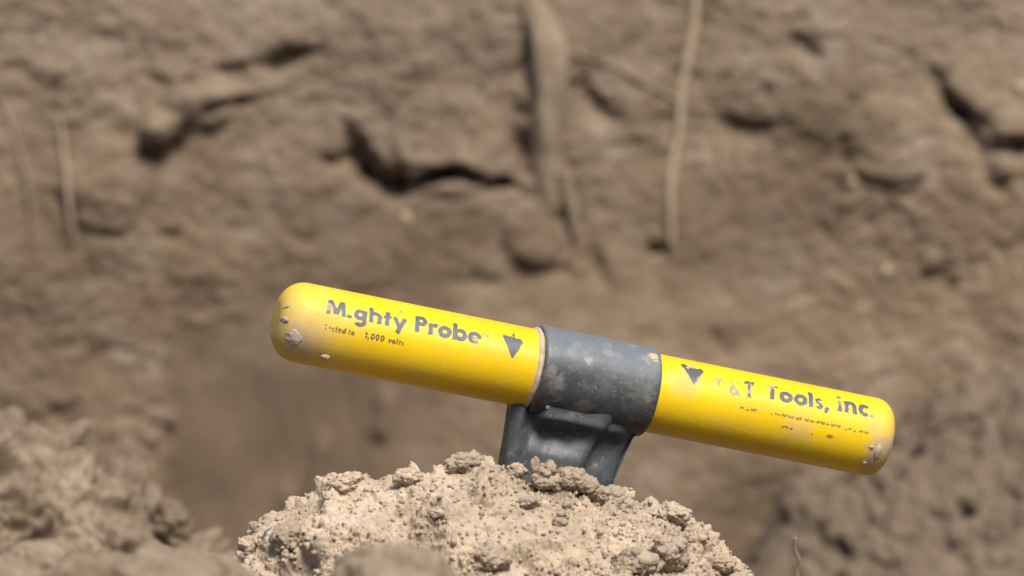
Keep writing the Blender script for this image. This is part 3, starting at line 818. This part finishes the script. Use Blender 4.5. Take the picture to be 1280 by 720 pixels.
def sdf(prims, X, Y):
    D = np.full(X.shape, 9.0)
    for p in prims:
        if p[0] == 'L':
            _, x0, y0, x1, y1, w = p
            l = math.hypot(x1 - x0, y1 - y0); ux, uy = (x1 - x0) / l, (y1 - y0) / l
            u = (X - x0) * ux + (Y - y0) * uy; v = -(X - x0) * uy + (Y - y0) * ux
            d = np.maximum(np.abs(u - l / 2) - l / 2, np.abs(v) - w / 2)
        else:
            _, cx, cy, r, a0, a1, w, sy = p
            dx, dy = X - cx, (Y - cy) / sy
            d = np.abs(np.hypot(dx, dy) - r) - w / 2
            if a1 - a0 < 360:
                ang = (np.degrees(np.arctan2(dy, dx)) - a0) % 360
                d = np.where(ang <= a1 - a0, d, 9)
        D = np.minimum(D, d)
    return D

def wrap_print(name, prims, w_em, y0, y1, p_start, scale_x, scale_y, phi0, mat, parent, wear=0.0, seed=0, cell=0.00011, lift=0.00006, blobs=()):
    """prims in em units -> cells on the grip surface. p_start = x of the text start, phi0 = angle of the base line"""
    nx = int(w_em * scale_x / cell) + 1; ny = int((y1 - y0) * scale_y / cell) + 1
    gx = np.linspace(0, w_em, nx + 1); gy = np.linspace(y0, y1, ny + 1)
    cxm, cym = np.meshgrid((gx[1:] + gx[:-1]) / 2, (gy[1:] + gy[:-1]) / 2, indexing='ij')
    D = sdf(prims, cxm, cym)
    if wear:
        q = np.stack([cxm * 3.2, cym * 3.2, cxm * 0 + seed], -1).reshape(-1, 3)
        D = D + wear * np.clip(fbm(q, 4, 0.65).reshape(D.shape) + 0.02, -.25, 1) 
    for bx, by, br, amt in blobs:
        D = D + amt * np.exp(-(((cxm - bx) / br) ** 2 + ((cym - by) / br) ** 2))
    iu, iv = np.nonzero(D < 0)
    idx = {}
    key = np.concatenate([(iu + a) * (ny + 1) + iv + b for a, b in ((0, 0), (1, 0), (1, 1), (0, 1))])
    uq, inv = np.unique(key, return_inverse=True)
    x = p_start + gx[uq // (ny + 1)] * scale_x
    ph = phi0 + gy[uq % (ny + 1)] * scale_y / R
    V = np.stack([x, -np.cos(ph) * (R + lift), np.sin(ph) * (R + lift)], 1)
    return mesh_obj(name, V, inv.reshape(4, -1).T.copy(), mat, parent)

def layout(text, track=0.0):
    x = 0; out = []; pos = []
    for ch in text:
        w, pr = GL[ch]
        pos.append(x)
        for p in pr:
            if p[0] == 'L': out.append(('L', p[1] + x, p[2], p[3] + x, p[4], p[5]))
            else: out.append(('A', p[1] + x) + p[2:])
        x += w + track
    return out, x, pos

def print_line(text, pa, pb, py_top, mat, parent, wear, seed, track=0.04, blobs=(), name="lettering", cap=1.0, lift=0.00006, embolden=0):
    """pa, pb: photo places of the two ends of the base line; py_top: place of the top of the first capital"""
    xa, fa = px_local(*pa); xb, fb = px_local(*pb); _, ft = px_local(*py_top)
    prims, w, pos = layout(text, track)
    fm = (fa + fb) / 2
    sy = (ft - fa) * R / cap * (1.45 if mat is M_FADED else 1.0)
    bl = [(pos[i] + ox, oy, r, a) for i, ox, oy, r, a in blobs]
    return wrap_print(name, prims, w, -0.45, 1.1, xa, (xb - xa) / w, sy, fm, mat, parent, wear, seed, blobs=bl, lift=lift)

# left grip
print_line("Mjghty", (411, 391), (509, 411), (411.5, 373.5), M_GHOST, gl, 0.0, 1, lift=0.00003)
print_line("Mjghty", (411, 391), (509, 411), (411.5, 373.5), M_PRINT, gl, 0.10, 2, blobs=((0, .14, .45, .22, .30), (2, .34, .36, .14, .05)))
print_line("Probe", (519.5, 413), (603, 431), (521, 394), M_GHOST, gl, 0.0, 1, lift=0.00003)
print_line("Probe", (519.5, 413), (603, 431), (521, 394), M_PRINT, gl, 0.07, 3, blobs=((4, .45, .14, .25, .12),))
print_line("Tested", (408.5, 411), (436, 416.5), (409.5, 404), M_FINE, gl, 0.22, 4, track=0.12, blobs=((1, .2, .3, .5, .15), (0, .5, .6, .3, .15)))
print_line("to", (438, 416.7), (446.5, 418.6), (438.5, 410), M_FINE, gl, 0.15, 5, track=0.12)
print_line("1,000", (458, 421), (483, 426), (459, 414), M_FINE, gl, 0.16, 6, track=0.10)
print_line("volts", (487, 427), (507, 431), (488, 420), M_FINE, gl, 0.22, 7, track=0.12)
print_line("T", (603, 420), (606.8, 421), (603.5, 415.5), M_GHOST, gl, 0.12, 8)
print_line("M", (607, 421), (612, 422), (607.5, 416.5), M_GHOST, gl, 0.12, 9)

def emblem(px, py, w_px, h_px, parent, wear, blobs, mat=M_PRINT, lift=0.00006):
    """spade-shaped mark, point down, with a short tick on top; px, py is its point"""
    x, f = px_local(px, py)
    sc = w_px * K / math.cos(PSI); _, f2 = px_local(px + 3, py - h_px)
    sy = (f2 - f) * R
    nx, ny = int(sc * 1.1 / .00011), int(sy * 1.3 / .00011)
    gx = np.linspace(-0.55, 0.55, nx + 1); gy = np.linspace(0, 1.3, ny + 1)
    X, Y = np.meshgrid((gx[1:] + gx[:-1]) / 2, (gy[1:] + gy[:-1]) / 2, indexing='ij')
    half = 0.02 + 0.50 * np.minimum(Y / 0.86, 1)
    top = 0.97 - 0.10 * (X + 0.5) - 0.09 * np.exp(-(X / 0.10) ** 2) * 0
    D = np.maximum(np.abs(X) - half, Y - np.where(X > 0.36, top - (X - .36) * 1.6, top))
    D = np.minimum(D, np.maximum(np.abs(X - 0.0) - 0.045, np.abs(Y - 1.02) - 0.14))
    q = np.stack([X * 4, Y * 4, X * 0 + px], -1).reshape(-1, 3)
    D = D + wear * fbm(q, 4, .65).reshape(D.shape)
    for bx, by, br, a in blobs: D = D + a * np.exp(-(((X - bx) / br) ** 2 + ((Y - by) / br) ** 2))
    iu, iv = np.nonzero(D < 0)
    key = np.concatenate([(iu + a) * (ny + 1) + iv + b for a, b in ((0, 0), (1, 0), (1, 1), (0, 1))])
    uq, inv = np.unique(key, return_inverse=True)
    xx = x + gx[uq // (ny + 1)] * sc; ph = f + gy[uq % (ny + 1)] * sy / R
    V = np.stack([xx, -np.cos(ph) * (R + lift), np.sin(ph) * (R + lift)], 1)
    return mesh_obj("emblem", V, inv.reshape(4, -1).T.copy(), mat, parent)
emblem(640, 447, 27, 27, gl, 0.05, ())
emblem(867, 480, 29, 22, gr, 0.06, ((0, 1.05, .2, .5), (.30, .25, .16, .18)))
emblem(867, 482, 30, 23, gr, 0.03, (), M_GHOST, 0.00003)

# right grip
print_line("T", (892, 489), (904, 492), (891, 471), M_GHOST, gr, 0.06, 21, blobs=((0, .1, .1, .35, .35),), lift=0.00003)
print_line("&", (911, 492), (927.5, 496.5), (912, 473), M_GHOST, gr, 0.14, 22, blobs=((0, .7, .9, .3, .3),), lift=0.00003)
print_line("T", (930, 496), (944, 499), (930, 476), M_GHOST, gr, 0.05, 23, lift=0.00003)
print_line("T", (930, 496), (944, 499), (930, 476), M_PRINT, gr, 0.30, 24, blobs=((0, .3, .2, .4, .10),))
print_line("Tools,", (959, 498), (1041, 514.5), (960, 481), M_GHOST, gr, 0.0, 25, lift=0.00003)
print_line("Tools,", (959, 498), (1041, 514.5), (960, 481), M_PRINT, gr, 0.09, 26, blobs=((0, .1, .9, .25, .25),))
print_line("inc.", (1049, 514), (1098, 524), (1050, 496), M_GHOST, gr, 0.0, 27, lift=0.00003, embolden=1)
print_line("inc.", (1049, 514), (1098, 524), (1050, 496), M_PRINT, gr, 0.10, 28, blobs=((0, .13, .4, .2, .12), (3, .1, .1, .3, .1)))
# worn-away small print: only broken strokes are left
print_line("-_~", (924, 512), (946, 517), (925, 505), M_FADED, gr, 0.25, 31)
print_line("_-~-~", (962, 519.5), (1003, 528), (963, 512), M_FADED, gr, 0.18, 32)
print_line("~-~~-~~", (1006, 528.5), (1053, 538), (1007, 521), M_FADED, gr, 0.12, 33)
print_line("_-_", (1056, 539), (1072, 542), (1057, 532), M_FADED, gr, 0.25, 34)
print_line("~~", (1075, 543), (1089, 546), (1076, 536), M_FADED, gr, 0.08, 35)
print_line("~~-", (975, 536), (992, 540), (976, 529), M_FADED, gr, 0.2, 36)
print_line("-", (1014, 545), (1018, 546), (1015, 539), M_FADED, gr, 0.3, 37)
print_line("~", (1033, 549), (1044, 551), (1034, 541), M_FADED, gr, 0.3, 38)

# ------------------------------------------------------------------ dried mud on the probe
def mud(px, py, w, h, thick, parent, seed, r=R, mat=M_MUD, name="mud_spot", x=None):
    X0, f = px_local(px, py, r)
    V, F = ico(4); s = seed * 2.3
    d = 1 + 0.55 * fbm(V * 1.9 + s, 3) + 0.22 * fbm(V * 6 + s, 2)
    V = V * d[:, None]
    w *= K / 2; h *= K / 2; t = thick * K / 2
    X0 = min(max(X0, XL + 0.0015), XR - 0.001); xx = X0 + V[:, 0] * w; ph = f + V[:, 2] * h / r
    rr = r - t * 0.2 + V[:, 1] * -t
    if True:   # follow the rounded ends
        e = np.maximum(0, (XL + cr_) - xx); rr = rr - (cr_ - np.sqrt(np.clip(cr_ ** 2 - e ** 2, (0.3 * cr_) ** 2, None)))
        e = np.maximum(0, xx - (XR - cr2)); rr = rr - (cr2 - np.sqrt(np.clip(cr2 ** 2 - e ** 2, (0.3 * cr2) ** 2, None)))
    return mesh_obj(name, np.stack([xx, -np.cos(ph) * rr, np.sin(ph) * rr], 1), F, mat, parent)
mud(410, 444, 12, 7, 9, gl, 1); mud(363, 399, 8, 9, 8, gl, 2); mud(366, 376, 7, 5, 5, gl, 3); mud(372, 424, 18, 22, 3, gl, 4); mud(502, 389, 4, 4, 3, gl, 5)
mud(1100, 567, 9, 24, 3, gr, 6); mud(1092, 560, 6, 5, 4, gr, 7); mud(1084, 580, 6, 5, 4, gr, 8); mud(860, 460, 6, 5, 3, gr, 9)
mud(817, 446, 13, 14, 4, collar, 10, RC, M_RIM); mud(684, 508, 6, 6, 5, collar, 11, RC)
print("faces", sum(len(o.data.polygons) for o in scene.objects if o.type == 'MESH'))
